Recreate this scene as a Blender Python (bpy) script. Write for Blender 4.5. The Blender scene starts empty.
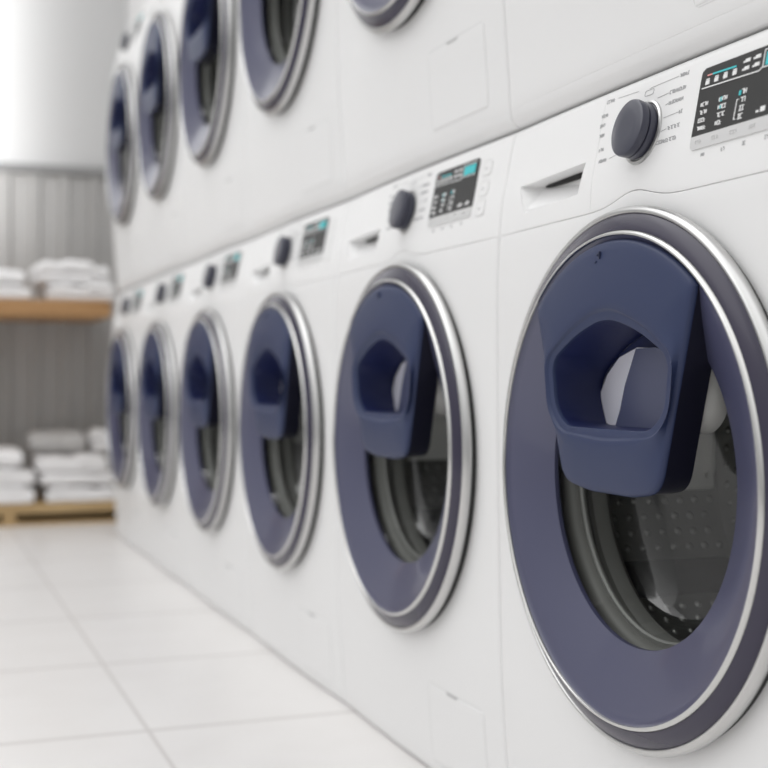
import bpy, bmesh, random
from math import sin, cos, radians, pi, sqrt, atan2, exp, tan
from mathutils import Vector, Matrix

random.seed(7)
S = bpy.context.scene
COL = S.collection

# ------------------------------------------------------------------ materials
def mat(name, col, rough=.5, metal=0., coat=0., spec=.5, emit=None, estr=0.):
    m = bpy.data.materials.new(name); m.use_nodes = True
    b = m.node_tree.nodes['Principled BSDF']
    b.inputs['Base Color'].default_value = (*col, 1)
    b.inputs['Roughness'].default_value = rough
    b.inputs['Metallic'].default_value = metal
    b.inputs['Coat Weight'].default_value = coat
    b.inputs['Coat Roughness'].default_value = .08
    b.inputs['Specular IOR Level'].default_value = spec
    if emit:
        b.inputs['Emission Color'].default_value = (*emit, 1)
        b.inputs['Emission Strength'].default_value = estr
    return m

def vary(m, scale, amount, rough_amt=0., bump=0., vec_scale=(1, 1, 1), detail=4):
    """procedural variation of the colour (and bump) by object-space noise"""
    nt = m.node_tree; b = nt.nodes['Principled BSDF']
    tc = nt.nodes.new('ShaderNodeTexCoord'); mp = nt.nodes.new('ShaderNodeMapping')
    mp.inputs['Scale'].default_value = vec_scale
    n = nt.nodes.new('ShaderNodeTexNoise'); n.inputs['Scale'].default_value = scale
    n.inputs['Detail'].default_value = detail
    nt.links.new(tc.outputs['Object'], mp.inputs[0]); nt.links.new(mp.outputs[0], n.inputs['Vector'])
    col = b.inputs['Base Color'].default_value[:3]
    mx = nt.nodes.new('ShaderNodeMix'); mx.data_type = 'RGBA'
    mx.inputs[6].default_value = (*[c * (1 - amount) for c in col], 1)
    mx.inputs[7].default_value = (*[min(1, c * (1 + amount)) for c in col], 1)
    nt.links.new(n.outputs['Fac'], mx.inputs[0]); nt.links.new(mx.outputs[2], b.inputs['Base Color'])
    if bump:
        bp = nt.nodes.new('ShaderNodeBump'); bp.inputs['Strength'].default_value = bump
        bp.inputs['Distance'].default_value = .004
        nt.links.new(n.outputs['Fac'], bp.inputs['Height']); nt.links.new(bp.outputs[0], b.inputs['Normal'])
    return m

M = {}
M['enamel'] = vary(mat('white_enamel', (.80, .80, .80), .38), 6, .008)
M['white_plastic'] = vary(mat('white_plastic', (.83, .83, .83), .4), 8, .006)
M['seam'] = mat('grey_gasket_seam', (.5, .5, .5), .7)
M['chrome'] = mat('brushed_chrome', (.57, .57, .565), .28, 1.)
M['trim'] = mat('polished_trim', (.62, .62, .61), .24, 1.)
M['dark_ring'] = mat('dark_gloss_ring', (.034, .030, .055), .26, 0., .12, .4)
M['indigo'] = mat('indigo_tinted_dish', (.063, .066, .124), .33, 0., .35)
M['hatch'] = vary(mat('indigo_hatch_plastic', (.029, .041, .098), .45, 0., .0, .30), 3, .03)
M['hatch_dark'] = mat('hatch_print', (.021, .029, .068), .5)
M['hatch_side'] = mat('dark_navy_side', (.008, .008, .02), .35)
M['navy'] = mat('deep_navy_recess', (.010, .016, .075), .5)
M['slate'] = mat('slate_inner_flap', (.075, .085, .155), .3)
M['well_reflection'] = mat('painted_white_reflection', (.85, .85, .93), .4)  # white tone imitates a crescent reflection in the well
M['lcd'] = mat('display_glass', (.045, .045, .045), .4, 0., 0., .15)
M['strip'] = mat('silver_touch_strip', (.62, .62, .62), .5)
M['icon'] = mat('white_lit_icon', (.6, .6, .6), .5, emit=(1, 1, 1), estr=.22)
M['teal'] = mat('teal_lit_icon', (.03, .32, .34), .5, emit=(.05, .62, .66), estr=.36)
M['red'] = mat('red_lit_icon', (.5, .2, .2), .5, emit=(.9, .35, .3), estr=.4)
M['ink'] = mat('grey_print', (.38, .38, .39), .6)
M['inklight'] = mat('light_grey_print', (.68, .68, .68), .6)
M['knob'] = mat('navy_knob', (.040, .042, .065), .34, 0., .2)
M['slot'] = mat('black_slot', (.006, .006, .006), .7)
M['gasket'] = mat('grey_rubber_gasket', (.20, .20, .19), .5)
M['gasketband'] = mat('light_rubber_lip', (.28, .28, .27), .4)
M['steel'] = vary(mat('drum_steel', (.27, .27, .262), .32, .75), 12, .08)
M['housing'] = mat('light_grey_housing', (.68, .68, .66), .5)
M['lifter'] = mat('dark_lifter', (.022, .022, .022), .5)
M['baffle'] = mat('grey_baffle', (.80, .80, .78), .45)
M['wall_side'] = vary(mat('lit_side_wall_paint', (.84, .84, .84), .9), 2.5, .01, bump=.02)  # lighter than the back wall, light from above put into the colour
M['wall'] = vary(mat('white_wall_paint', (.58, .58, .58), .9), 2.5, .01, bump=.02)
M['towel'] = vary(mat('white_terry_towel', (.90, .89, .89), .95), 160, .03, bump=.5)
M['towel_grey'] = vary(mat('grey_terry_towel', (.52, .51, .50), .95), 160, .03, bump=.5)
M['foot'] = mat('black_rubber', (.03, .03, .03), .8)

def glass_mat():
    m = bpy.data.materials.new('clear_bowl_glass'); m.use_nodes = True
    nt = m.node_tree; nt.nodes.clear()
    out = nt.nodes.new('ShaderNodeOutputMaterial'); mix = nt.nodes.new('ShaderNodeMixShader')
    tr = nt.nodes.new('ShaderNodeBsdfTransparent'); tr.inputs[0].default_value = (.86, .87, .86, 1)
    gl = nt.nodes.new('ShaderNodeBsdfGlossy'); gl.inputs['Roughness'].default_value = .05
    fr = nt.nodes.new('ShaderNodeFresnel'); fr.inputs[0].default_value = 1.45
    sc = nt.nodes.new('ShaderNodeMath'); sc.operation = 'MULTIPLY'; sc.inputs[1].default_value = .10
    nt.links.new(fr.outputs[0], sc.inputs[0]); nt.links.new(sc.outputs[0], mix.inputs[0]); nt.links.new(tr.outputs[0], mix.inputs[1])
    nt.links.new(gl.outputs[0], mix.inputs[2]); nt.links.new(mix.outputs[0], out.inputs[0])
    return m
M['glass'] = glass_mat()

def wood_mat(name, c0, c1, axis):
    m = mat(name, c0, .55); nt = m.node_tree; b = nt.nodes['Principled BSDF']
    tc = nt.nodes.new('ShaderNodeTexCoord'); mp = nt.nodes.new('ShaderNodeMapping')
    sc = [18, 18, 18]; sc[axis] = 1.5; mp.inputs['Scale'].default_value = sc
    n = nt.nodes.new('ShaderNodeTexNoise'); n.inputs['Scale'].default_value = 2; n.inputs['Detail'].default_value = 6
    r = nt.nodes.new('ShaderNodeValToRGB')
    r.color_ramp.elements[0].color = (*c0, 1); r.color_ramp.elements[1].color = (*c1, 1)
    r.color_ramp.elements[0].position = .35; r.color_ramp.elements[1].position = .7
    nt.links.new(tc.outputs['Object'], mp.inputs[0]); nt.links.new(mp.outputs[0], n.inputs['Vector'])
    nt.links.new(n.outputs['Fac'], r.inputs[0]); nt.links.new(r.outputs[0], b.inputs['Base Color'])
    return m
M['wood'] = wood_mat('oak_wood', (.36, .19, .075), (.50, .29, .13), 0)
M['palewood'] = wood_mat('pale_pine_wood', (.42, .28, .13), (.55, .39, .20), 0)

def tile_mat():
    m = mat('white_floor_tiles', (.8, .79, .775), .32); nt = m.node_tree; b = nt.nodes['Principled BSDF']
    L = nt.links.new
    g = nt.nodes.new('ShaderNodeNewGeometry'); sx = nt.nodes.new('ShaderNodeSeparateXYZ'); L(g.outputs['Position'], sx.inputs[0])
    def math(op, a, bb=None):
        n = nt.nodes.new('ShaderNodeMath'); n.operation = op
        for i, v in enumerate((a, bb)):
            if v is None: continue
            if isinstance(v, (int, float)): n.inputs[i].default_value = v
            else: L(v, n.inputs[i])
        return n.outputs[0]
    def line(coord, off, wd):
        f = math('FRACT', math('ADD', math('MULTIPLY', math('SUBTRACT', coord, off), 2.0), 100.5))
        d = math('ABSOLUTE', math('SUBTRACT', f, .5))
        return math('LESS_THAN', d, wd)
    gr = math('MAXIMUM', line(sx.outputs[0], .348, .0065), line(sx.outputs[1], .004, .013))
    n = nt.nodes.new('ShaderNodeTexNoise'); n.inputs['Scale'].default_value = 7; n.inputs['Detail'].default_value = 8
    L(g.outputs['Position'], n.inputs['Vector'])
    mx = nt.nodes.new('ShaderNodeMix'); mx.data_type = 'RGBA'
    mx.inputs[6].default_value = (.72, .70, .685, 1); mx.inputs[7].default_value = (.80, .785, .775, 1)
    L(n.outputs['Fac'], mx.inputs[0])
    mg = nt.nodes.new('ShaderNodeMix'); mg.data_type = 'RGBA'
    mg.inputs[7].default_value = (.60, .575, .56, 1)
    L(gr, mg.inputs[0]); L(mx.outputs[2], mg.inputs[6]); L(mg.outputs[2], b.inputs['Base Color'])
    bp = nt.nodes.new('ShaderNodeBump'); bp.invert = True; bp.inputs['Strength'].default_value = .5
    bp.inputs['Distance'].default_value = .002
    L(gr, bp.inputs['Height']); L(bp.outputs[0], b.inputs['Normal'])
    return m
M['tile'] = tile_mat()

M['panel'] = vary(mat('galvanised_panel', (.42, .413, .405), .5, .25), 1.0, .12, vec_scale=(9, 1, .12))

# ------------------------------------------------------------------ mesh helpers
def obj(name, bm, m, parent=None, smooth=None, loc=None):
    bmesh.ops.recalc_face_normals(bm, faces=bm.faces[:])
    me = bpy.data.meshes.new(name); bm.to_mesh(me); bm.free()
    return mobj(name, me, m, parent, smooth, loc)

def mobj(name, me, m, parent=None, smooth=None, loc=None):
    me.name = name
    me.materials.clear(); me.materials.append(m)
    if smooth is not None:
        me.polygons.foreach_set('use_smooth', [True] * len(me.polygons))
        me.set_sharp_from_angle(angle=radians(smooth))
    o = bpy.data.objects.new(name, me); COL.objects.link(o)
    if parent: o.parent = parent
    if loc: o.location = loc
    return o

def box(bm, x0, x1, y0, y1, z0, z1):
    vs = [bm.verts.new((x, y, z)) for x in (x0, x1) for y in (y0, y1) for z in (z0, z1)]
    for f in ((0, 1, 3, 2), (4, 6, 7, 5), (0, 4, 5, 1), (2, 3, 7, 6), (0, 2, 6, 4), (1, 5, 7, 3)):
        bm.faces.new([vs[i] for i in f])
    return vs

def bevel(bm, w, seg=3):
    bmesh.ops.bevel(bm, geom=[e for e in bm.edges], offset=w, segments=seg, profile=.5, affect='EDGES', clamp_overlap=True)

def loops_to_mesh(bm, loops, closed=True, cap0=False, cap1=False):
    rows = [[bm.verts.new(p) for p in lp] for lp in loops]
    n = len(rows[0])
    for a, b in zip(rows, rows[1:]):
        for i in range(n if closed else n - 1):
            j = (i + 1) % n
            bm.faces.new((a[i], a[j], b[j], b[i]))
    if cap0: bm.faces.new(rows[0][::-1])
    if cap1: bm.faces.new(rows[-1])
    return rows

OFF = .30        # the machine's root stands .30 m behind the door's front plane
ZC = .4485        # centre of the door
def P(u, z, e): return (e - OFF, u, z)

def lathe(prof, n=128, cz=ZC, cu=0., closed_prof=False, cap0=False, cap1=False, axis_tilt=None):
    bm = bmesh.new()
    pr = prof + [prof[0]] if closed_prof else prof
    loops = []
    for r, e in (prof):
        loops.append([P(cu + r * cos(2 * pi * i / n), cz + r * sin(2 * pi * i / n), e) for i in range(n)])
    rows = loops_to_mesh(bm, loops, True, cap0, cap1)
    if closed_prof:
        a, b = rows[-1], rows[0]
        for i in range(n):
            j = (i + 1) % n; bm.faces.new((a[i], a[j], b[j], b[i]))
    return bm

def eval_bool(o, cutters, op='DIFFERENCE'):
    for c in cutters:
        md = o.modifiers.new('b', 'BOOLEAN'); md.operation = op; md.object = c; md.solver = 'EXACT'
    dg = bpy.context.evaluated_depsgraph_get(); dg.update()
    me = bpy.data.meshes.new_from_object(o.evaluated_get(dg))
    for c in cutters + [o]:
        old = c.data; bpy.data.objects.remove(c); bpy.data.meshes.remove(old)
    return me

# ------------------------------------------------------------------ the machine
HW, MH, STACK, BULGE = .3167, .848, .868, .005
ETAB = [(-.04, .062), (-.02, .0545), (0, .0475), (.04, .0448), (.08, .042), (.137, .0378), (.20, .0346), (.35, .031), (.5, .0295), (.62, .029),
        (.66, .0294), (.70, .031), (.753, .0348), (.785, .041), (.8225, .0485), (.848, .0545), (.87, .060)]
def ez(z):
    k = 1
    while k < len(ETAB) - 3 and z > ETAB[k + 1][0]: k += 1
    (x0, y0), (x1, y1), (x2, y2), (x3, y3) = ETAB[k - 1], ETAB[k], ETAB[k + 1], ETAB[k + 2]
    m1, m2 = (y2 - y0) / (x2 - x0), (y3 - y1) / (x3 - x1)
    h = x2 - x1; t = max(0, min(1, (z - x1) / h))
    return ((2*t**3 - 3*t*t + 1) * y1 + (t**3 - 2*t*t + t) * h * m1 + (-2*t**3 + 3*t*t) * y2 + (t**3 - t*t) * h * m2)
def es(u, z): return ez(z) - BULGE*max(0., 1-(u/HW)**2)
def seam(u): return .7178 + .0125 * exp(-(u / .042) ** 2)

def rnd(d, w):      # round-over at distance d from an edge
    if d >= w: return 0.
    return w - sqrt(max(0, w * w - (w - d) ** 2))

def panel_solid(u0, u1, zlo, zhi, wl, wr, wb, wt, nz=44, nu=36, thick=.008):
    """front skin between u0..u1, zlo(u)..zhi(u), with rounded outer edges, as a closed solid"""
    def stations(a, b, n, ra, rb):
        s = [0.]
        L = b - a
        for r, sgn in ((ra, 0), (rb, 1)):
            if r:
                for q in (.03, .12, .3, .6, 1.): s.append(q * r / L if not sgn else 1 - q * r / L)
        s += [i / n for i in range(1, n)] + [1.]
        return sorted(set(round(x, 6) for x in s))
    us = stations(u0, u1, nu, wl, wr); vs_ = stations(0, .4, nz, wb, wt)
    front, back = [], []
    for t in us:
        u = u0 + (u1 - u0) * t; a, b = zlo(u), zhi(u); fr, bk = [], []
        Lz = b - a
        vs2 = sorted(set([0., 1.] + [i / nz for i in range(nz + 1)] +
                         [q * wb / Lz for q in (.03, .12, .3, .6, 1.) if wb] + [1 - q * wt / Lz for q in (.03, .12, .3, .6, 1.) if wt]))
        for v in vs2:
            z = a + Lz * v
            d = 0
            if wl: d = max(d, rnd(u - u0, wl))
            if wr: d = max(d, rnd(u1 - u, wr))
            if wb: d = max(d, rnd(z - a, wb))
            if wt: d = max(d, rnd(b - z, wt))
            fr.append(P(u, z, es(u, z) + d)); bk.append(P(u, z, es(u, z) + thick + .012))
        front.append(fr); back.append(bk)
    bm = bmesh.new()
    F = [[bm.verts.new(p) for p in r] for r in front]; B = [[bm.verts.new(p) for p in r] for r in back]
    nu_, nv = len(F), len(F[0])
    for i in range(nu_ - 1):
        for j in range(nv - 1):
            bm.faces.new((F[i][j], F[i+1][j], F[i+1][j+1], F[i][j+1]))
            bm.faces.new((B[i][j], B[i][j+1], B[i+1][j+1], B[i+1][j]))
    for j in range(nv - 1):
        bm.faces.new((F[0][j], F[0][j+1], B[0][j+1], B[0][j]))
        bm.faces.new((F[-1][j], B[-1][j], B[-1][j+1], F[-1][j+1]))
    for i in range(nu_ - 1):
        bm.faces.new((F[i][0], B[i][0], B[i+1][0], F[i+1][0]))
        bm.faces.new((F[i][-1], F[i+1][-1], B[i+1][-1], B[i][-1]))
    return bm

SH = [0.]
def surf_poly(bm, pts, off=.0004, thick=.0008):
    """thin raised mark: polygon of (u,z) points lying on the control panel"""
    pts = [(u + SH[0], z) for u, z in pts]
    a = [bm.verts.new(P(u, z, es(u, z) - off)) for u, z in pts]
    b = [bm.verts.new(P(u, z, es(u, z) + thick)) for u, z in pts]
    n = len(pts)
    bm.faces.new(a); bm.faces.new(b[::-1])
    for i in range(n): bm.faces.new((a[i], b[i], b[(i+1) % n], a[(i+1) % n]))

def rect(bm, uc, zc, w, h, off=.0004): surf_poly(bm, [(uc-w/2, zc-h/2), (uc+w/2, zc-h/2), (uc+w/2, zc+h/2), (uc-w/2, zc+h/2)], off)
def seg(bm, u0, z0, u1, z1, w=.0006, off=.0004):
    dx, dz = u1-u0, z1-z0; L = sqrt(dx*dx+dz*dz); nx, nz = -dz/L*w/2, dx/L*w/2
    surf_poly(bm, [(u0+nx, z0+nz), (u0-nx, z0-nz), (u1-nx, z1-nz), (u1+nx, z1+nz)], off)
def glyphs(bm, u, z, n, h, off=.0004, w=None):
    """a run of n tiny letter-like marks starting at u (leftmost as one faces the machine) going right"""
    cw = w or h * .62
    for k in range(n):
        a = u - k * cw * 1.35; b = a - cw; t = h * .2
        kind = random.randrange(5)
        if kind in (0, 2, 4): seg(bm, a, z, a, z + h, t, off)
        if kind in (0, 3): seg(bm, b, z, b, z + h, t, off)
        if kind in (1, 2, 3): seg(bm, a, z + h, b, z + h, t, off)
        if kind in (2, 4, 1): seg(bm, a, z, b, z, t, off)
        if kind in (1,): seg(bm, (a+b)/2, z, (a+b)/2, z + h, t, off)
        if kind in (0, 4): seg(bm, a, z + h/2, b, z + h/2, t, off)

def rrect(u0, u1, z0, z1, r, n=6):
    pts = []
    for cx, cz, a0 in ((u1-r, z1-r, 0), (u0+r, z1-r, 90), (u0+r, z0+r, 180), (u1-r, z0+r, 270)):
        for i in range(n+1):
            a = radians(a0 + 90*i/n); pts.append((cx + r*cos(a), cz + r*sin(a)))
    return pts

def outline_strip(bm, pts, w, off):
    n = len(pts); cu = sum(p[0] for p in pts)/n; cz = sum(p[1] for p in pts)/n
    for i in range(n):
        p, q = pts[i], pts[(i+1) % n]
        if (p[0]-q[0])**2 + (p[1]-q[1])**2 < 1e-10: continue
        k = max(1, int(sqrt((p[0]-q[0])**2 + (p[1]-q[1])**2) / .012))
        for s in range(k):
            a = (p[0]+(q[0]-p[0])*s/k, p[1]+(q[1]-p[1])*s/k); b = (p[0]+(q[0]-p[0])*(s+1)/k, p[1]+(q[1]-p[1])*(s+1)/k)
            seg(bm, a[0], a[1], b[0], b[1], w, off)

def round_poly(pts, r, n=6):
    out = []; N = len(pts)
    rs = r if isinstance(r, (list, tuple)) else [r]*N
    for i in range(N):
        p0, p1, p2 = Vector(pts[i-1]), Vector(pts[i]), Vector(pts[(i+1) % N])
        a, b = p0-p1, p2-p1
        d = min(rs[i], a.length*.48, b.length*.48)
        A, B = p1 + a.normalized()*d, p1 + b.normalized()*d
        for k in range(n+1):
            t = k/n; q = A*(1-t)**2 + p1*2*t*(1-t) + B*t*t; out.append((q.x, q.y))
    return out

def star(poly, c, n=160):
    """resample a polygon that is star-shaped about c at n even angles"""
    out = []
    N = len(poly)
    for k in range(n):
        a = 2*pi*k/n; dx, dz = cos(a), sin(a); best = None
        for i in range(N):
            x0, z0 = poly[i][0]-c[0], poly[i][1]-c[1]; x1, z1 = poly[(i+1) % N][0]-c[0], poly[(i+1) % N][1]-c[1]
            ex, ez_ = x1-x0, z1-z0; den = dx*ez_-dz*ex
            if abs(den) < 1e-12: continue
            t = (x0*ez_-z0*ex)/den; s = (x0*dz-z0*dx)/den
            if t > 0 and -1e-9 <= s <= 1+1e-9: best = t if best is None else max(best, t)
        out.append((c[0]+dx*best, c[1]+dz*best))
    return out

def make_machine():
    root = bpy.data.objects.new('washing_machine', None); COL.objects.link(root)
    root.empty_display_size = .1
    zero = lambda u: .003; top = lambda u: MH
    # --- cabinet: sides, top, bottom and back
    bm = bmesh.new(); e0, e1, t = .066, .60, .006
    box(bm, e0-OFF, e1-OFF, -HW, -HW+t, .012, MH-.001); box(bm, e0-OFF, e1-OFF, HW-t, HW, .012, MH-.001)
    box(bm, e0-OFF, e1-OFF, -HW+t, HW-t, MH-.001-t, MH-.001); box(bm, e0-OFF, e1-OFF, -HW+t, HW-t, .012, .012+t)
    box(bm, e1-t-OFF, e1-OFF, -HW+t, HW-t, .012+t, MH-.001-t)
    # seam backing rail behind the control panel's lower edge
    for (ua, ub, za, zb) in ((-HW+.004, HW-.004, .700, .742), (.078, .095, .742, .838)):
        loops_to_mesh(bm, [[P(u, z, es(u, z)+o_) for (z, o_) in ((za, .0004), (zb, .0004), (zb, .0035), (za, .0035))] for u in (ua, ub)], True, True, True)
    obj('cabinet', bm, M['enamel'], root)
    bm = bmesh.new(); box(bm, .09-OFF, .58-OFF, -HW+.02, HW-.02, 0, .0125)
    obj('base_frame', bm, M['foot'], root)
    # --- front panel with the round door opening
    g = .00025
    o = obj('front_panel', panel_solid(-HW, HW, zero, lambda u: seam(u)-g, .005, .005, .0006, .0008, 48, 48), M['enamel'])
    cut = obj('cutter', lathe([(.212, -.05), (.212, .2)], 128, cap0=True, cap1=True), M['enamel'])
    fp = mobj('front_panel', eval_bool(o, [cut]), M['enamel'], root, 30)
    # --- control panel and detergent drawer
    US = .0862
    cp = obj('control_panel', panel_solid(-HW, US-g, lambda u: seam(u)+g, top, .005, .0008, .0008, .009, 26, 40), M['white_plastic'], root, 30)
    o = obj('detergent_drawer', panel_solid(US+g, HW, lambda u: seam(u)+g, top, .0008, .005, .0008, .009, 26, 30, .05), M['white_plastic'])
    bm = bmesh.new()
    rim = [(.268, .7713), (.107, .7752), (.1155, .7420), (.248, .7380)]
    pts = [P(u, z, es(u, z)-.02) for u, z in rim] + [P(u, z, es(u, z)+.0005) for u, z in rim]
    pts += [P(.248, .7692, .058), (P(.1078, .7741, .061)), P(.1130, .757, .061)]
    for p in pts: bm.verts.new(p)
    r = bmesh.ops.convex_hull(bm, input=bm.verts[:])
    cut = obj('cutter', bm, M['enamel'])
    dr = mobj('detergent_drawer', eval_bool(o, [cut]), M['white_plastic'], root, 25)
    bm = bmesh.new()
    bmesh.ops.create_uvsphere(bm, u_segments=32, v_segments=12, radius=1)
    sl = Vector(P(.236, .7645, .0)) ; n_ = len(bm.verts)
    for v in bm.verts:
        q = v.co.copy(); c0 = P(.165, .7712, .0572)
        v.co = (c0[0] + q.x*.0022 + q.y*-.0016, c0[1] + q.y*.076, c0[2] + q.z*.0046 - q.y*.0026)
    obj('handle_slot', bm, M['slot'], dr, 60)
    # --- program dial
    KC, KZ = -.004, .787
    tl = atan2(ez(.80)-ez(.772), .028)
    def dial(prof, cap0, cap1, n=64):
        bm = bmesh.new(); loops = []
        for r_, h in prof:
            lp = []
            for i in range(n):
                a = 2*pi*i/n; du, dv = r_*cos(a), r_*sin(a)
                z = KZ + dv*cos(tl) + h*sin(tl)
                lp.append(P(KC+du, z, es(KC, KZ) + dv*sin(tl) - h*cos(tl)))
            loops.append(lp)
        loops_to_mesh(bm, loops, True, cap0, cap1); return bm
    kn = obj('program_dial', dial([(.0255, -.001), (.0285, .004), (.0282, .0095), (.0265, .0105), (.0285, .0118), (.0288, .0165), (.0280, .0190), (.0255, .0200), (.012, .0203)], True, True), M['knob'], root, 35)
    obj('dial_ring', dial([(.0285, -.001), (.0285, .0018), (.0300, .0026), (.0322, .0018), (.0330, -.001)], False, False), M['chrome'], kn, 35)
    bm = dial([(.0016, .0185), (.0016, .0208)], True, True, 12)
    for v in bm.verts: v.co.y += .018; v.co.z -= .0175
    obj('pointer_dot', bm, M['icon'], kn, 30)
    SH[0] = -.0065
    # --- printed markings round the dial, one per programme
    ll = [(.8345, .0888, .020, .0), (.8205, .0945, .016, 0), (.810, .0950, .015, 0), (.799, .0930, .015, 0), (.7835, .0881, .014, 0), (.771, .0834, .020, .036)]
    for z, u, wd, le in ll:
        bm = bmesh.new(); glyphs(bm, u, z-.0016, max(3, int(wd/.0031)), .0032)
        if z > .83: seg(bm, u-wd-.002, z, .026, z-.0015, .0004)
        if le: seg(bm, u-wd-.001, z, le, z+.003, .0004)
        obj('dial_label', bm, M['ink'], cp)
    rl = [(.8325, -.0475, -.0665), (.8190, -.0354, -.0665), (.8085, -.0369, -.0665), (.7960, -.0579, -.0665), (.7830, -.0414, -.0669), (.7713, -.0262, -.0673)]
    for k, (z, u, ue) in enumerate(rl):
        bm = bmesh.new(); glyphs(bm, u, z-.0016, int((u-ue)/.0030), .0032)
        if k < 5: seg(bm, (.005, -.014, -.031, -.031, -.031, 0)[k], z-.001, u+.0015, z, .0004)
        obj('dial_label', bm, M['ink'], cp)
    for k in range(4):
        bm = bmesh.new(); glyphs(bm, -.106-.03*k, .7455, 2, .003); obj('key_label', bm, M['ink'], cp)
    bm = bmesh.new(); outline_strip(bm, rrect(-.004, .012, .8245, .8300, .002, 3), .0004, .0004)
    obj('start_mark', bm, M['ink'], cp)
    # --- display
    d0, d1, db, dt = -.2330, -.0945, .7530, .8290
    bm = bmesh.new()
    def slab(bm, pts, off, thick):
        surf_poly(bm, pts, off, thick)
    full = rrect(d0, d1, db, dt, .005)
    # glass follows the slanted panel: built from horizontal strips
    def strip_slab(z0, z1, n, off):
        bm = bmesh.new(); loops = []
        for k in range(n+1):
            z = z0 + (z1-z0)*k/n
            ins = 0
            for zz, sg in ((dt, 1), (db, -1)):
                d = abs(z-zz)
                if d < .005: ins = max(ins, rnd(d, .005))
            us = [d0+ins + (d1-d0-2*ins)*q/10 for q in range(11)]
            loops.append([P(u, z, es(u, z)-off) for u in us] + [P(u, z, es(u, z)+.002) for u in reversed(us)])
        loops_to_mesh(bm, loops, True, True, True); return bm
    dp = obj('display', strip_slab(.7656, dt, 24, .0012), M['lcd'], root, 40)
    ts = obj('touch_strip', strip_slab(db, .7656, 8, .0013), M['strip'], dp, 40)
    bm = bmesh.new(); W_ = .0019
    # upper row: progress line, drum icons, dividing line
    seg(bm, -.0925, .8100, -.1755, .8080, .0010, W_); seg(bm, -.1755, .8080, -.1790, .8100, .0010, W_); seg(bm, -.1790, .8100, -.220, .8092, .0008, W_)
    seg(bm, -.1800, .8100, -.1800, .8255, .0008, W_); seg(bm, -.1800, .8255, -.2195, .8250, .0008, W_)
    for k in range(4): rect(bm, -.0998-.0134*k, .8145, .0056, .0040, W_); rect(bm, -.0998-.0134*k, .8175, .0048, .0010, W_)
    for a in range(2):
        for b in range(2): rect(bm, -.1570-.0142*a, .8148+.0070*b, .0066, .0032, W_); rect(bm, -.1520-.0142*a, .8142+.0070*b, .0018, .0018, W_)
    # lower columns of settings
    for k in range(4): glyphs(bm, -.0955, .7705+.0074*k, 4 if k else 5, .0034, W_, .0020)
    for k in range(4): glyphs(bm, -.1235, .7705+.0072*k, 4 if k else 3, .0036, W_, .0022)
    for k in range(4): glyphs(bm, -.1560, .7698+.0074*k, 2, .0042, W_, .0026)
    seg(bm, -.1505, .7705, -.1505, .7880, .0007, W_); seg(bm, -.1505, .7705, -.1530, .7705, .0007, W_); seg(bm, -.1505, .7880, -.1530, .7880, .0007, W_)
    for uu in (-.190, -.212): rect(bm, uu, .7725, .0060, .0044, W_); rect(bm, uu+.007, .7715, .0032, .0020, W_)
    obj('lit_icons', bm, M['icon'], dp)
    def lit(w_, m_, f):
        b_ = bmesh.new(); f(b_); obj(w_, b_, m_, dp)
    lit('progress_light', M['teal'], lambda b: seg(b, -.106, .8211, -.141, .8200, .0015, W_))
    lit('teal_light', M['teal'], lambda b: rect(b, -.1262, .7938, .0022, .0042, W_))
    lit('teal_light', M['teal'], lambda b: rect(b, -.1262, .7866, .0018, .0028, W_))
    lit('teal_light', M['teal'], lambda b: rect(b, -.1535, .7936, .0026, .0042, W_))
    lit('time_readout', M['teal'], lambda b: rect(b, -.2005, .8172, .034, .0118, W_))
    lit('red_light', M['red'], lambda b: seg(b, -.098, .8213, -.1055, .8211, .0011, W_))
    bm = bmesh.new()
    for k in range(5): glyphs(bm, -.096-.026*k, .7585, 4, .0028, .0019)
    obj('strip_print', bm, M['inklight'], ts)
    SH[0] = 0.
    # --- three option buttons right of the display
    for zc in (.8110, .7850, .7600):
        bm = bmesh.new(); outline_strip(bm, rrect(-.2715, -.2470, zc-.0095, zc+.0095, .005, 4), .0007, .0003)
        surf_poly(bm, rrect(-.2700, -.2485, zc-.008, zc+.008, .004, 4), .0009)
        b = obj('button', bm, M['white_plastic'], root)
        bm = bmesh.new(); outline_strip(bm, rrect(-.2725, -.2460, zc-.0105, zc+.0105, .006, 4), .0009, .0002)
        glyphs(bm, -.253, zc-.0015, 3, .003, .0013)
        obj('button_outline', bm, M['inklight'], b)
    # --- filter flap
    bm = bmesh.new(); fl = rrect(-.262, -.086, .020, .126, .010, 6)
    loops = []
    o = obj('filter_flap', panel_solid(-.262, -.086, lambda u: .020, lambda u: .126, .002, .002, .002, .002, 16, 16, -.008), M['enamel'], root, 30)
    for v in o.data.vertices: v.co.x -= .0009
    bm = bmesh.new(); outline_strip(bm, rrect(-.2635, -.0845, .0185, .1275, .010, 6), .0010, .0002)
    obj('flap_seam', bm, M['inklight'], o)
    bm = bmesh.new(); surf_poly(bm, [(-.150, .1262), (-.186, .1262), (-.182, .1232), (-.154, .1232)], .0014)
    obj('flap_finger_slot', bm, M['seam'], o)
    # --- door
    n = 160
    RW = .1675
    prof = [(.2358, .0022), (.2330, .0050)]
    for k in range(1, 13):
        q = k/12; prof.append((.2330 - (.2330-RW)*q, .0050 + .024*(q**1.2)))
    prof += [(RW, .034), (.176, .040), (.204, .044), (.226, .030), (.2358, .012)]
    door = obj('door', lathe(prof, n, closed_prof=True), M['indigo'], root, 40)
    def rg(p, d): return [(r+d, e) for r, e in p]
    obj('trim_ring', lathe([(.2356, .004), (.2358, .0006), (.2364, -.0006), (.2376, -.0008), (.2396, .0008), (.2406, .0026), (.2406, .008), (.2362, .012)], n, closed_prof=True), M['trim'], door, 50)
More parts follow.
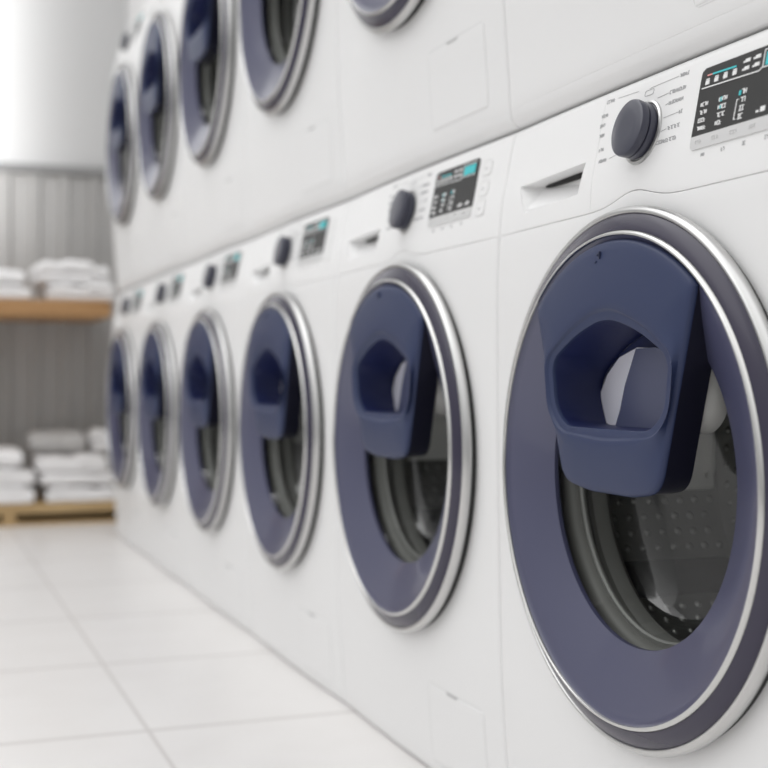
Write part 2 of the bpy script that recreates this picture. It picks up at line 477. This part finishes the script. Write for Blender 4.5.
    obj('dark_ring', lathe([(.2402, .0045), (.2410, .0030), (.2440, .0036), (.2510, .0068), (.2560, .0098), (.2573, .0112), (.2573, .018), (.2365, .018), (.2365, .0122), (.2402, .009)], n, closed_prof=True), M['dark_ring'], door, 40)
    obj('chrome_rim', lathe([(.2568, .0118), (.2574, .0098), (.2588, .0092), (.2610, .0100), (.2632, .0122), (.2646, .0150), (.2650, .0180), (.2640, .0205), (.2600, .0216), (.2500, .0190), (.2568, .0160)], n, closed_prof=True), M['chrome'], door, 60)
    obj('door_seal', lathe([(.2500, .0195), (.2605, .0218), (.2600, .046), (.2070, .046), (.2070, .0400), (.2280, .032)], n, closed_prof=True), M['foot'], door, 40)
    bowl = [(RW+.0005, .0310), (.1650, .040), (.1610, .055), (.1570, .070), (.1540, .080), (.1500, .0890), (.1420, .0960), (.120, .103), (.09, .1075), (.05, .1105), (.003, .1115)]
    obj('glass_bowl', lathe(bowl, n), M['glass'], door, 60)
    # --- add-in hatch on the door: rounded shield with an oval finger well
    hc = (0., .545); N = 160
    R = .2318; outl = []
    a0, a1 = atan2(.622-ZC, -.142), atan2(.616-ZC, .150)
    for k in range(41):
        a = a1 + (a0-a1)*k/40; outl.append((R*cos(a), ZC+R*sin(a)))
    base = [(-.0885, .4395), (-.040, .4325), (.040, .4325), (.0945, .4395)]
    poly = outl + base
    rs = [.032] + [.004]*39 + [.036] + [.020, .01, .01, .020]
    poly = round_poly(poly, rs, 6)
    hole = round_poly([(.080, .4965), (.104, .5150), (.110, .5560), (.104, .5680), (.062, .5890), (0, .6060), (-.062, .5890), (-.104, .5680), (-.110, .5560), (-.104, .5150), (-.080, .4965)], [.016, .03, .02, .02, .04, .06, .04, .02, .02, .03, .016], 6)
    Lo, Lh = star(poly, hc, N), star(hole, hc, N)
    def grow(lp, d):      # push a loop outward from the centre by d
        out = []
        for u, z in lp:
            du, dz = u-hc[0], z-hc[1]; L = sqrt(du*du+dz*dz); out.append((u+du/L*d, z+dz/L*d))
        return out
    def mixl(a, b, t): return [(p[0]*(1-t)+q[0]*t, p[1]*(1-t)+q[1]*t) for p, q in zip(a, b)]
    Hr = grow(Lh, .0125)
    loops = []
    loops.append([P(u, z, .0045) for u, z in Lo])
    loops.append([P(u, z, .0030) for u, z in Lo])
    for d, e in ((.0006, .0018), (.0018, .0002), (.0036, -.0008)):
        loops.append([P(u, z, e) for u, z in grow(Lo, -d)])
    In = grow(Lo, -.0036)
    for k in range(1, 9):
        q = k/9; loops.append([P(u, z, -.0008 - .0062*sin(q*pi/2)) for u, z in mixl(In, Hr, q)])
    loops.append([P(u, z, -.0070) for u, z in Hr])
    loops.append([P(u, z, -.0064) for u, z in grow(Lh, .0112)])
    loops.append([P(u, z, -.0046) for u, z in grow(Lh, .0098)])
    loops.append([P(u, z, -.0040) for u, z in grow(Lh, .0080)])
    loops.append([P(u, z, -.0042) for u, z in grow(Lh, .0020)])
    loops.append([P(u, z, -.0036) for u, z in grow(Lh, .0006)])
    loops.append([P(u, z, -.0020) for u, z in Lh])
    loops.append([P(u, z, .0004) for u, z in Lh])
    bm = bmesh.new(); loops_to_mesh(bm, loops, True)
    hatch = obj('hatch', bm, M['hatch'], root, 35)
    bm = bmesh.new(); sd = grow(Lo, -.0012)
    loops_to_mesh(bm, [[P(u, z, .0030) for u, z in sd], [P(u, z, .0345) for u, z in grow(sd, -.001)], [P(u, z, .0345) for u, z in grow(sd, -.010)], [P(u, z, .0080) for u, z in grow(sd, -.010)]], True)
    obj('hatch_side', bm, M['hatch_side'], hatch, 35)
    bm = bmesh.new()
    Lb = star(round_poly([(.101, .4965), (.1150, .5285), (.108, .5500), (.070, .5760), (0, .6000), (-.062, .5850), (-.104, .5640), (-.108, .5560), (-.104, .5150), (-.085, .4965)], [.004, .01, .02, .04, .06, .04, .02, .02, .03, .016], 6), hc, N)
    wl = lambda t: mixl(Lh, Lb, t)
    wl_ = lambda t: [(p[0]*(1-t*.02), hc[1]+(p[1]-hc[1])*(1-t*.02)) for p in Lh]
    loops_to_mesh(bm, [[P(u, z, .0) for u, z in Lh]] + [[P(u, z, .0575*t) for u, z in wl(t)] for t in (.25, .5, .75, 1.)] + [[P(u, z, .0575) for u, z in grow(Lb, .0012)], [P(u, z, .0) for u, z in grow(Lh, .0012)]], True)
    obj('hatch_well', bm, M['navy'], hatch, 40)
    bm = bmesh.new()
    loops_to_mesh(bm, [[P(u, z, .0300) for u, z in grow(wl(.52), .0020)], [P(u, z, .0300) for u, z in grow(wl(.52), .0055)], [P(u, z, .0450) for u, z in grow(wl(.78), .0055)], [P(u, z, .0600) for u, z in grow(Lb, .0055)], [P(u, z, .0625) for u, z in grow(Lb, .0035)]], True, False, True)
    obj('well_housing', bm, M['housing'], hatch, 40)
    # back of the well: dark panel, white crescent plate imitating a reflection and slate inner flap
    def plate(pts, ea, eb):
        bm = bmesh.new(); loops_to_mesh(bm, [[P(u, z, ea) for u, z in pts], [P(u, z, eb) for u, z in pts]], True, True, True); return bm
    obj('well_back', plate(wl(1.), .0583, .0605), M['navy'], hatch)
    crescent_pts = [(.1065, .4940), (.1110, .5150), (.1150, .5285), (.1000, .5493), (.075, .5675), (.040, .577), (.010, .576), (.02, .4940)]
    obj('reflection_plate', plate(crescent_pts, .0560, .0582), M['well_reflection'], hatch)
    inn = [(.0655, .4945), (.0550, .5132), (.0455, .5385), (.0240, .5755), (-.01, .576), (-.060, .570), (-.1, .55), (-.1, .515), (-.085, .4945)]
    obj('inner_flap', plate(inn, .0450, .0480), M['slate'], hatch)
    bm = bmesh.new()
    for (u0, z0, u1, z1) in ((.0165, .6665, .0120, .6700), (.0120, .6700, .0120, .6630), (.0205, .6600, .0180, .6610)):
        L = sqrt((u1-u0)**2+(z1-z0)**2); nx, nz = -(z1-z0)/L*.0006, (u1-u0)/L*.0006
        q = [(u0+nx, z0+nz), (u0-nx, z0-nz), (u1-nx, z1-nz), (u1+nx, z1+nz)]
        loops_to_mesh(bm, [[P(u, z, -.0042) for u, z in q], [P(u, z, 0) for u, z in q]], True, True, True)
    obj('hatch_mark', bm, M['hatch_dark'], hatch)
    # --- gasket and drum
    obj('gasket', lathe([(.204, .050), (.178, .048), (.172, .052), (.1695, .060), (.1700, .068), (.1745, .072), (.1745, .078), (.1710, .082), (.1705, .094), (.1760, .101), (.2000, .106), (.2060, .104), (.2060, .070)], n, closed_prof=True), M['gasket'], root, 40)
    obj('gasket_lip', lathe([(.1695, .060), (.1640, .058), (.1620, .060), (.1625, .063), (.1695, .067)], n, closed_prof=True), M['gasketband'], root, 50)
    DR, DE0, DE1 = .2000, .106, .262
    bm = lathe([(DR+.003, DE0-.001), (DR, DE0), (DR, DE1-.010), (DR-.003, DE1-.003), (DR-.010, DE1), (.003, DE1)], n)
    def dimple(c, nx, nu_, nz_, r=.0052):
        nrm = Vector((nx, nu_, nz_)); t1 = nrm.orthogonal().normalized(); t2 = nrm.cross(t1)
        rows = [[bm.verts.new(Vector(c) + (t1*cos(a) + t2*sin(a))*r*k + nrm*h) for a in [2*pi*i/8 for i in range(8)]] for k, h in ((1, -.0004), (.75, .0022), (.35, .0038))]
        for a, b in zip(rows, rows[1:]):
            for i in range(8): bm.faces.new((a[i], a[(i+1) % 8], b[(i+1) % 8], b[i]))
        bm.faces.new(rows[-1])
    for sec in range(3):
        for a in (13, 18.3, 23.6, 28.9, 51, 56.5, 62, 67.5, 73, 78.5, 84, 89.5):
            th = radians(180 + a + 120*sec)
            for k in range(7):
                e = DE0 + .010 + .0205*k + (.010 if round(a) % 2 else 0)
                if e > DE1-.012: continue
                u, z = DR*cos(th), DR*sin(th)
                dimple(P(u, ZC+z, e), 0, -cos(th), -sin(th))
    for rr in range(2, 10):
        r_ = .02*rr; cnt = int(2*pi*r_/.021)
        for k in range(cnt):
            a = 2*pi*k/cnt + rr*.3; dimple(P(r_*cos(a), ZC+r_*sin(a), DE1), -1, 0, 0)
    # mirror so that the dimpled section faces the far (left) side of the drum
    for v in bm.verts: v.co.y = -v.co.y
    drum = obj('drum', bm, M['steel'], root, 40)
    for sec in range(3):
        bm = bmesh.new(); loops = []
        for e in (DE0+.004, DE0+.012, DE1-.014, DE1-.004):
            hgt = .012 if DE0+.006 < e < DE1-.008 else .003
            lp = []
            for a, h in ((33, 0), (34.5, .7), (37, 1.), (43, 1.), (45.5, .7), (47, 0)):
                th = radians(180 + a + 120*sec); r_ = DR + .001 - hgt*h; lp.append(P(-r_*cos(th)*1., ZC+r_*sin(th), e))
            loops.append(lp)
        loops_to_mesh(bm, loops, True, True, True)
        obj('lifter', bm, M['lifter'], drum, 40)
        bm = bmesh.new(); loops = []
        for e in (DE0+.003, DE0+.008, DE1-.008, DE1-.004):
            hgt = .005 if DE0+.005 < e < DE1-.006 else .001
            lp = []
            for a, h in ((-14, 0), (-13, 1.), (-6, 1.), (2, 1), (9, 1.), (10, 0)):
                th = radians(180 + a + 120*sec); r_ = DR + .001 - hgt*h; lp.append(P(-r_*cos(th), ZC+r_*sin(th), e))
            loops.append(lp)
        loops_to_mesh(bm, loops, True, True, True)
        obj('smooth_baffle', bm, M['baffle'], drum, 40)
    return root

def copy_tree(o, parent=None):
    c = o.copy(); COL.objects.link(c)
    if parent: c.parent = parent
    for ch in list(o.children): copy_tree(ch, c)
    return c

Y1, PITCH, XF = 1.105, .635, .64
low = ['nearest white washing machine of the bottom row, its door and dial in sharp focus',
       'white washing machine of the bottom row, next to the sharply focused nearest one',
       'white washing machine of the bottom row, third from the front',
       'white washing machine of the bottom row, fourth from the front',
       'blurred white washing machine of the bottom row, last but one before the wooden shelf',
       'most blurred white washing machine of the bottom row, beside the wooden shelf']
upp = ['white washing machine stacked on the nearest one, only its bare lower front in view',
       'white washing machine of the upper row, only the bottom tip of its door showing',
       'white washing machine of the upper row, lower half of its door showing without hatch',
       'white washing machine of the upper row, door cut by the top edge with hatch showing',
       'blurred white washing machine of the upper row, last but one, whole door in view',
       'most blurred white washing machine of the upper row, beside the bare back wall']
proto = make_machine(); plinth = None
for r, labels in ((0, low), (1, upp)):
    for k, lb in enumerate(labels):
        o = proto if (r == 0 and k == 0) else copy_tree(proto)
        o.location = (XF + OFF, Y1 + PITCH*k, STACK*r)
        if r:
            if plinth is None:
                plinth = obj('stacking_plinth', panel_solid(-HW, HW, lambda u: -.0168, lambda u: .0029, .005, .005, .011, .0002, 12, 48, .05), M['enamel'], o, 30)
                bm = bmesh.new(); box(bm, .085-OFF, .56-OFF, -HW+.015, HW-.015, -.0199, -.0160)
                obj('rubber_mat', bm, M['foot'], plinth)
            else:
                copy_tree(plinth, o)
        o['label'] = lb; o['category'] = 'washing machine'
        o['group'] = 'washing machines of the bottom row' if r == 0 else 'washing machines of the upper row'

# ------------------------------------------------------------------ the room
YW, XS = 5.50, .864
def struct(o): o['kind'] = 'structure'; return o
bm = bmesh.new(); box(bm, -3.2, 1.40, -1.5, YW+.12, -.06, 0); struct(obj('floor', bm, M['tile']))
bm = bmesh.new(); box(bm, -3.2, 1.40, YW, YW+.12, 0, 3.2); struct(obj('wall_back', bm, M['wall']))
# side wall: behind the machines, and its upper part stepping out above them up to the back corner
bm = bmesh.new(); box(bm, 1.26, 1.40, -1.5, 4.63, 0, 3.2); box(bm, XS, 1.40, 4.63, YW, 0, 3.2); box(bm, XS, 1.26, -1.5, 4.63, 1.74, 3.2)
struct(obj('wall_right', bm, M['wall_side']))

# corrugated metal panel on the back wall, with its top rail
def tag(o, label, cat, group=None):
    o['label'] = label; o['category'] = cat
    if group: o['group'] = group
    return o
bm = bmesh.new(); x = -.75; pts = []
pit = .118
while x < XS - .005:
    for dx, dy in ((0, 0), (.30, 0), (.36, .014), (.62, .014), (.68, 0)):
        xx = x + dx*pit
        if xx < XS - .004: pts.append((xx, YW - .010 - dy))
    x += pit
prof = [(a, b) for a, b in pts] + [(a, b+.003) for a, b in reversed(pts)]
loops_to_mesh(bm, [[(a, b, .0) for a, b in prof], [(a, b, 1.395) for a, b in prof]], True, True, True)
pan = obj('corrugated_panel', bm, M['panel'])
tag(pan, 'grey ribbed metal panel covering the lower back wall behind the folded towels', 'wall panel')
bm = bmesh.new(); box(bm, -.75, XS-.004, YW-.036, YW-.001, 1.395, 1.432); bevel(bm, .004)
obj('top_rail', bm, mat('grey_rail', (.27, .27, .27), .5, .2), pan)

# wooden wall shelf
bm = bmesh.new(); box(bm, -.75, .722, 4.97, YW-.026, .783, .844); bevel(bm, .006)
sh = obj('wooden_shelf', bm, M['wood'])
tag(sh, 'thick brown wooden wall shelf carrying the upper folded towels', 'shelf')
# low wooden pallet
pl = bpy.data.objects.new('wooden_pallet', None); COL.objects.link(pl); pl.location = (.0, 5.2, 0)
tag(pl, 'low pale wooden pallet on the floor under the bottom towels', 'pallet')
for k in range(4):
    bm = bmesh.new(); box(bm, -.75, .80, -.23+.125*k, -.23+.125*k+.121, .044, .0825); bevel(bm, .003)
    obj('deck_board', bm, M['palewood'], pl)
for (a, b) in ((-.75, -.66), (.325, .372), (.765, .80)):
    bm = bmesh.new(); box(bm, a, b, -.228, .24, .014, .044); obj('block', bm, M['palewood'], pl)
bm = bmesh.new(); box(bm, -.75, .80, .245, .262, 0, .0825); obj('void_closing_board', bm, M['palewood'], pl)  # added board closing off the void behind, keeps the gap dark
for k in range(4):
    bm = bmesh.new(); box(bm, -.75, .80, -.23+.125*k, -.23+.125*k+.12, 0, .014); obj('bottom_rail', bm, M['palewood'], pl)

# ------------------------------------------------------------------ towels
def towel_mesh(w, d, h, layers, seed):
    """folded towel: stacked folds with rounded fold edges to the front, sagging a little"""
    rnd_ = random.Random(seed)
    bm = bmesh.new(); lh = h/layers
    for l in range(layers):
        ins = rnd_.uniform(0, .012); dy = rnd_.uniform(-.006, .006); r = lh*.5
        prof = []
        for i in range(9):
            a = pi/2 + pi*i/8; prof.append((-d/2 + r*.9 + dy + cos(a)*r*1.15, r + sin(a)*r))
        for i in range(9):
            a = -pi/2 + pi*i/8; prof.append((d/2 - r*.9 + dy + cos(a)*r*1.15, r + sin(a)*r))
        nx = 18; loops = []
        for i in range(nx+1):
            t = i/nx; x = (t-.5)*(w-ins)
            edge = min(t, 1-t)*nx
            sh_ = 1. if edge >= 2 else (.62, .92)[int(edge)]
            sag = .004*sin(t*7+seed+l) + .003*sin(t*17+seed*2+l)
            drop = -lh*.14*max(0, abs(t-.5)*2-.6)/.4
            loops.append([(x, y + .003*sin(t*11+l+seed), l*lh + lh*.5 + (z-lh*.5)*sh_*1.04 + (sag + drop)*(l+1)/layers*(.5 if l == 0 else 1)*(1 if l else .4)) for y, z in prof])
        loops_to_mesh(bm, loops, True, True, True)
    zmin = min(v.co.z for v in bm.verts)
    for v in bm.verts: v.co.z -= zmin
    return bm
def towel(x0, x1, y, z, d, h, layers, seed, label, group, rot=0., mat_='towel'):
    o = obj('folded_towel', towel_mesh(x1-x0, d, h, layers, seed), M[mat_], None, 60, ((x0+x1)/2, y, z))
    o.rotation_euler.z = rot
    tag(o, label, 'towel', group); return o
G1, G2 = 'folded towels on the wooden shelf', 'folded towels on the pallet'
Zs = .8445
stacks = [
 (G1, Zs, [(.486, .745, 5.14, .30, .060, 2, 0, 'wide white folded towel at the bottom of the right pile on the shelf'),
           (.450, .665, 5.15, .28, .084, 2, .04, 'puffy white folded towel on top of the right pile on the shelf')]),
 (G1, Zs, [(.14, .430, 5.14, .30, .050, 2, 0, 'white folded towel at the bottom of the left pile on the shelf'),
           (.15, .412, 5.15, .28, .052, 1, -.03, 'white folded towel on top of the left pile on the shelf')]),
 (G2, .0826, [(.480, .740, 5.11, .28, .052, 2, 0, 'white folded towel at the bottom of the right pile on the pallet'),
           (.458, .740, 5.12, .29, .050, 1, .02, 'white folded towel second from the bottom of the right pile on the pallet'),
           (.450, .715, 5.12, .29, .052, 2, -.03, 'white folded towel just under the grey top one of the pallet pile'),
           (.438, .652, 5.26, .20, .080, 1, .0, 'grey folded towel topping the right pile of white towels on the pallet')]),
 (G2, .0826, [(.14, .440, 5.11, .28, .060, 2, 0, 'white folded towel at the bottom of the left pile on the pallet'),
           (.14, .440, 5.12, .28, .058, 2, .03, 'white folded towel in the middle of the left pile on the pallet'),
           (.12, .405, 5.13, .28, .064, 1, -.04, 'white folded towel topping the left pile on the pallet')]),
]
sd_ = 1; tops = {}
for gi, (grp, z, items) in enumerate(stacks):
    for (x0, x1, y, d, h, ly, rot, lb) in items:
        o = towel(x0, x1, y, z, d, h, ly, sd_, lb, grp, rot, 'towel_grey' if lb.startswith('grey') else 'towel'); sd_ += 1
        tops[lb] = z; z += max(v.co.z for v in o.data.vertices) + .0006
towel(.672, .748, 5.24, tops['puffy white folded towel on top of the right pile on the shelf'], .16, .075, 2, 21, 'small white folded towel on the shelf, squeezed beside the machines', G1)
towel(.672, .748, 5.27, tops['grey folded towel topping the right pile of white towels on the pallet'], .14, .085, 2, 22, 'small white towel on the pallet pile, right beside the last machine', G2)

# ------------------------------------------------------------------ light
w = bpy.data.worlds.new('world'); S.world = w; w.use_nodes = True
nt = w.node_tree; bg = nt.nodes['Background']
tc = nt.nodes.new('ShaderNodeTexCoord'); sp = nt.nodes.new('ShaderNodeSeparateXYZ'); rp = nt.nodes.new('ShaderNodeMapRange')
nt.links.new(tc.outputs['Generated'], sp.inputs[0]); nt.links.new(sp.outputs[2], rp.inputs[0])
rp.inputs[1].default_value = -.1; rp.inputs[2].default_value = .9; rp.inputs[3].default_value = .31; rp.inputs[4].default_value = 1.68
nt.links.new(rp.outputs[0], bg.inputs[1]); bg.inputs[0].default_value = (1, 1, 1, 1)
def area(name, loc, aim, sx, sy, power, spread=180):
    l = bpy.data.lights.new(name, 'AREA'); l.shape = 'RECTANGLE'; l.size = sx; l.size_y = sy; l.energy = power; l.spread = radians(spread)
    o = bpy.data.objects.new(name, l); COL.objects.link(o); o.location = loc
    o.rotation_euler = (Vector(aim)-Vector(loc)).to_track_quat('-Z', 'Y').to_euler(); return o
area('ceiling_light', (-1.1, 2.6, 3.1), (-.5, 2.7, 0), 2.2, 5.6, 46)
area('wall_wash_light', (-1.3, 3.6, 1.75), (.06, 5.5, 1.75), .25, 1.3, 6.0, 20)  # added off-frame area lamp, brightens the left part of the back wall

# ------------------------------------------------------------------ camera
cam = bpy.data.cameras.new('camera'); co = bpy.data.objects.new('camera', cam); COL.objects.link(co)
co.location = (0, 0, .544); co.rotation_euler = (radians(90), 0, -radians(20.2))
cam.sensor_width = 36; cam.lens = 1290/768*36; cam.shift_y = -4/768
cam.clip_start = .02
cam.dof.use_dof = True; cam.dof.focus_distance = 1.24; cam.dof.aperture_fstop = 4.3; cam.dof.aperture_blades = 0
S.camera = co
S.view_settings.view_transform = 'Standard'; S.view_settings.look = 'None'
S.view_settings.exposure = -.10; S.view_settings.gamma = 1.; S.view_settings.use_curve_mapping = False
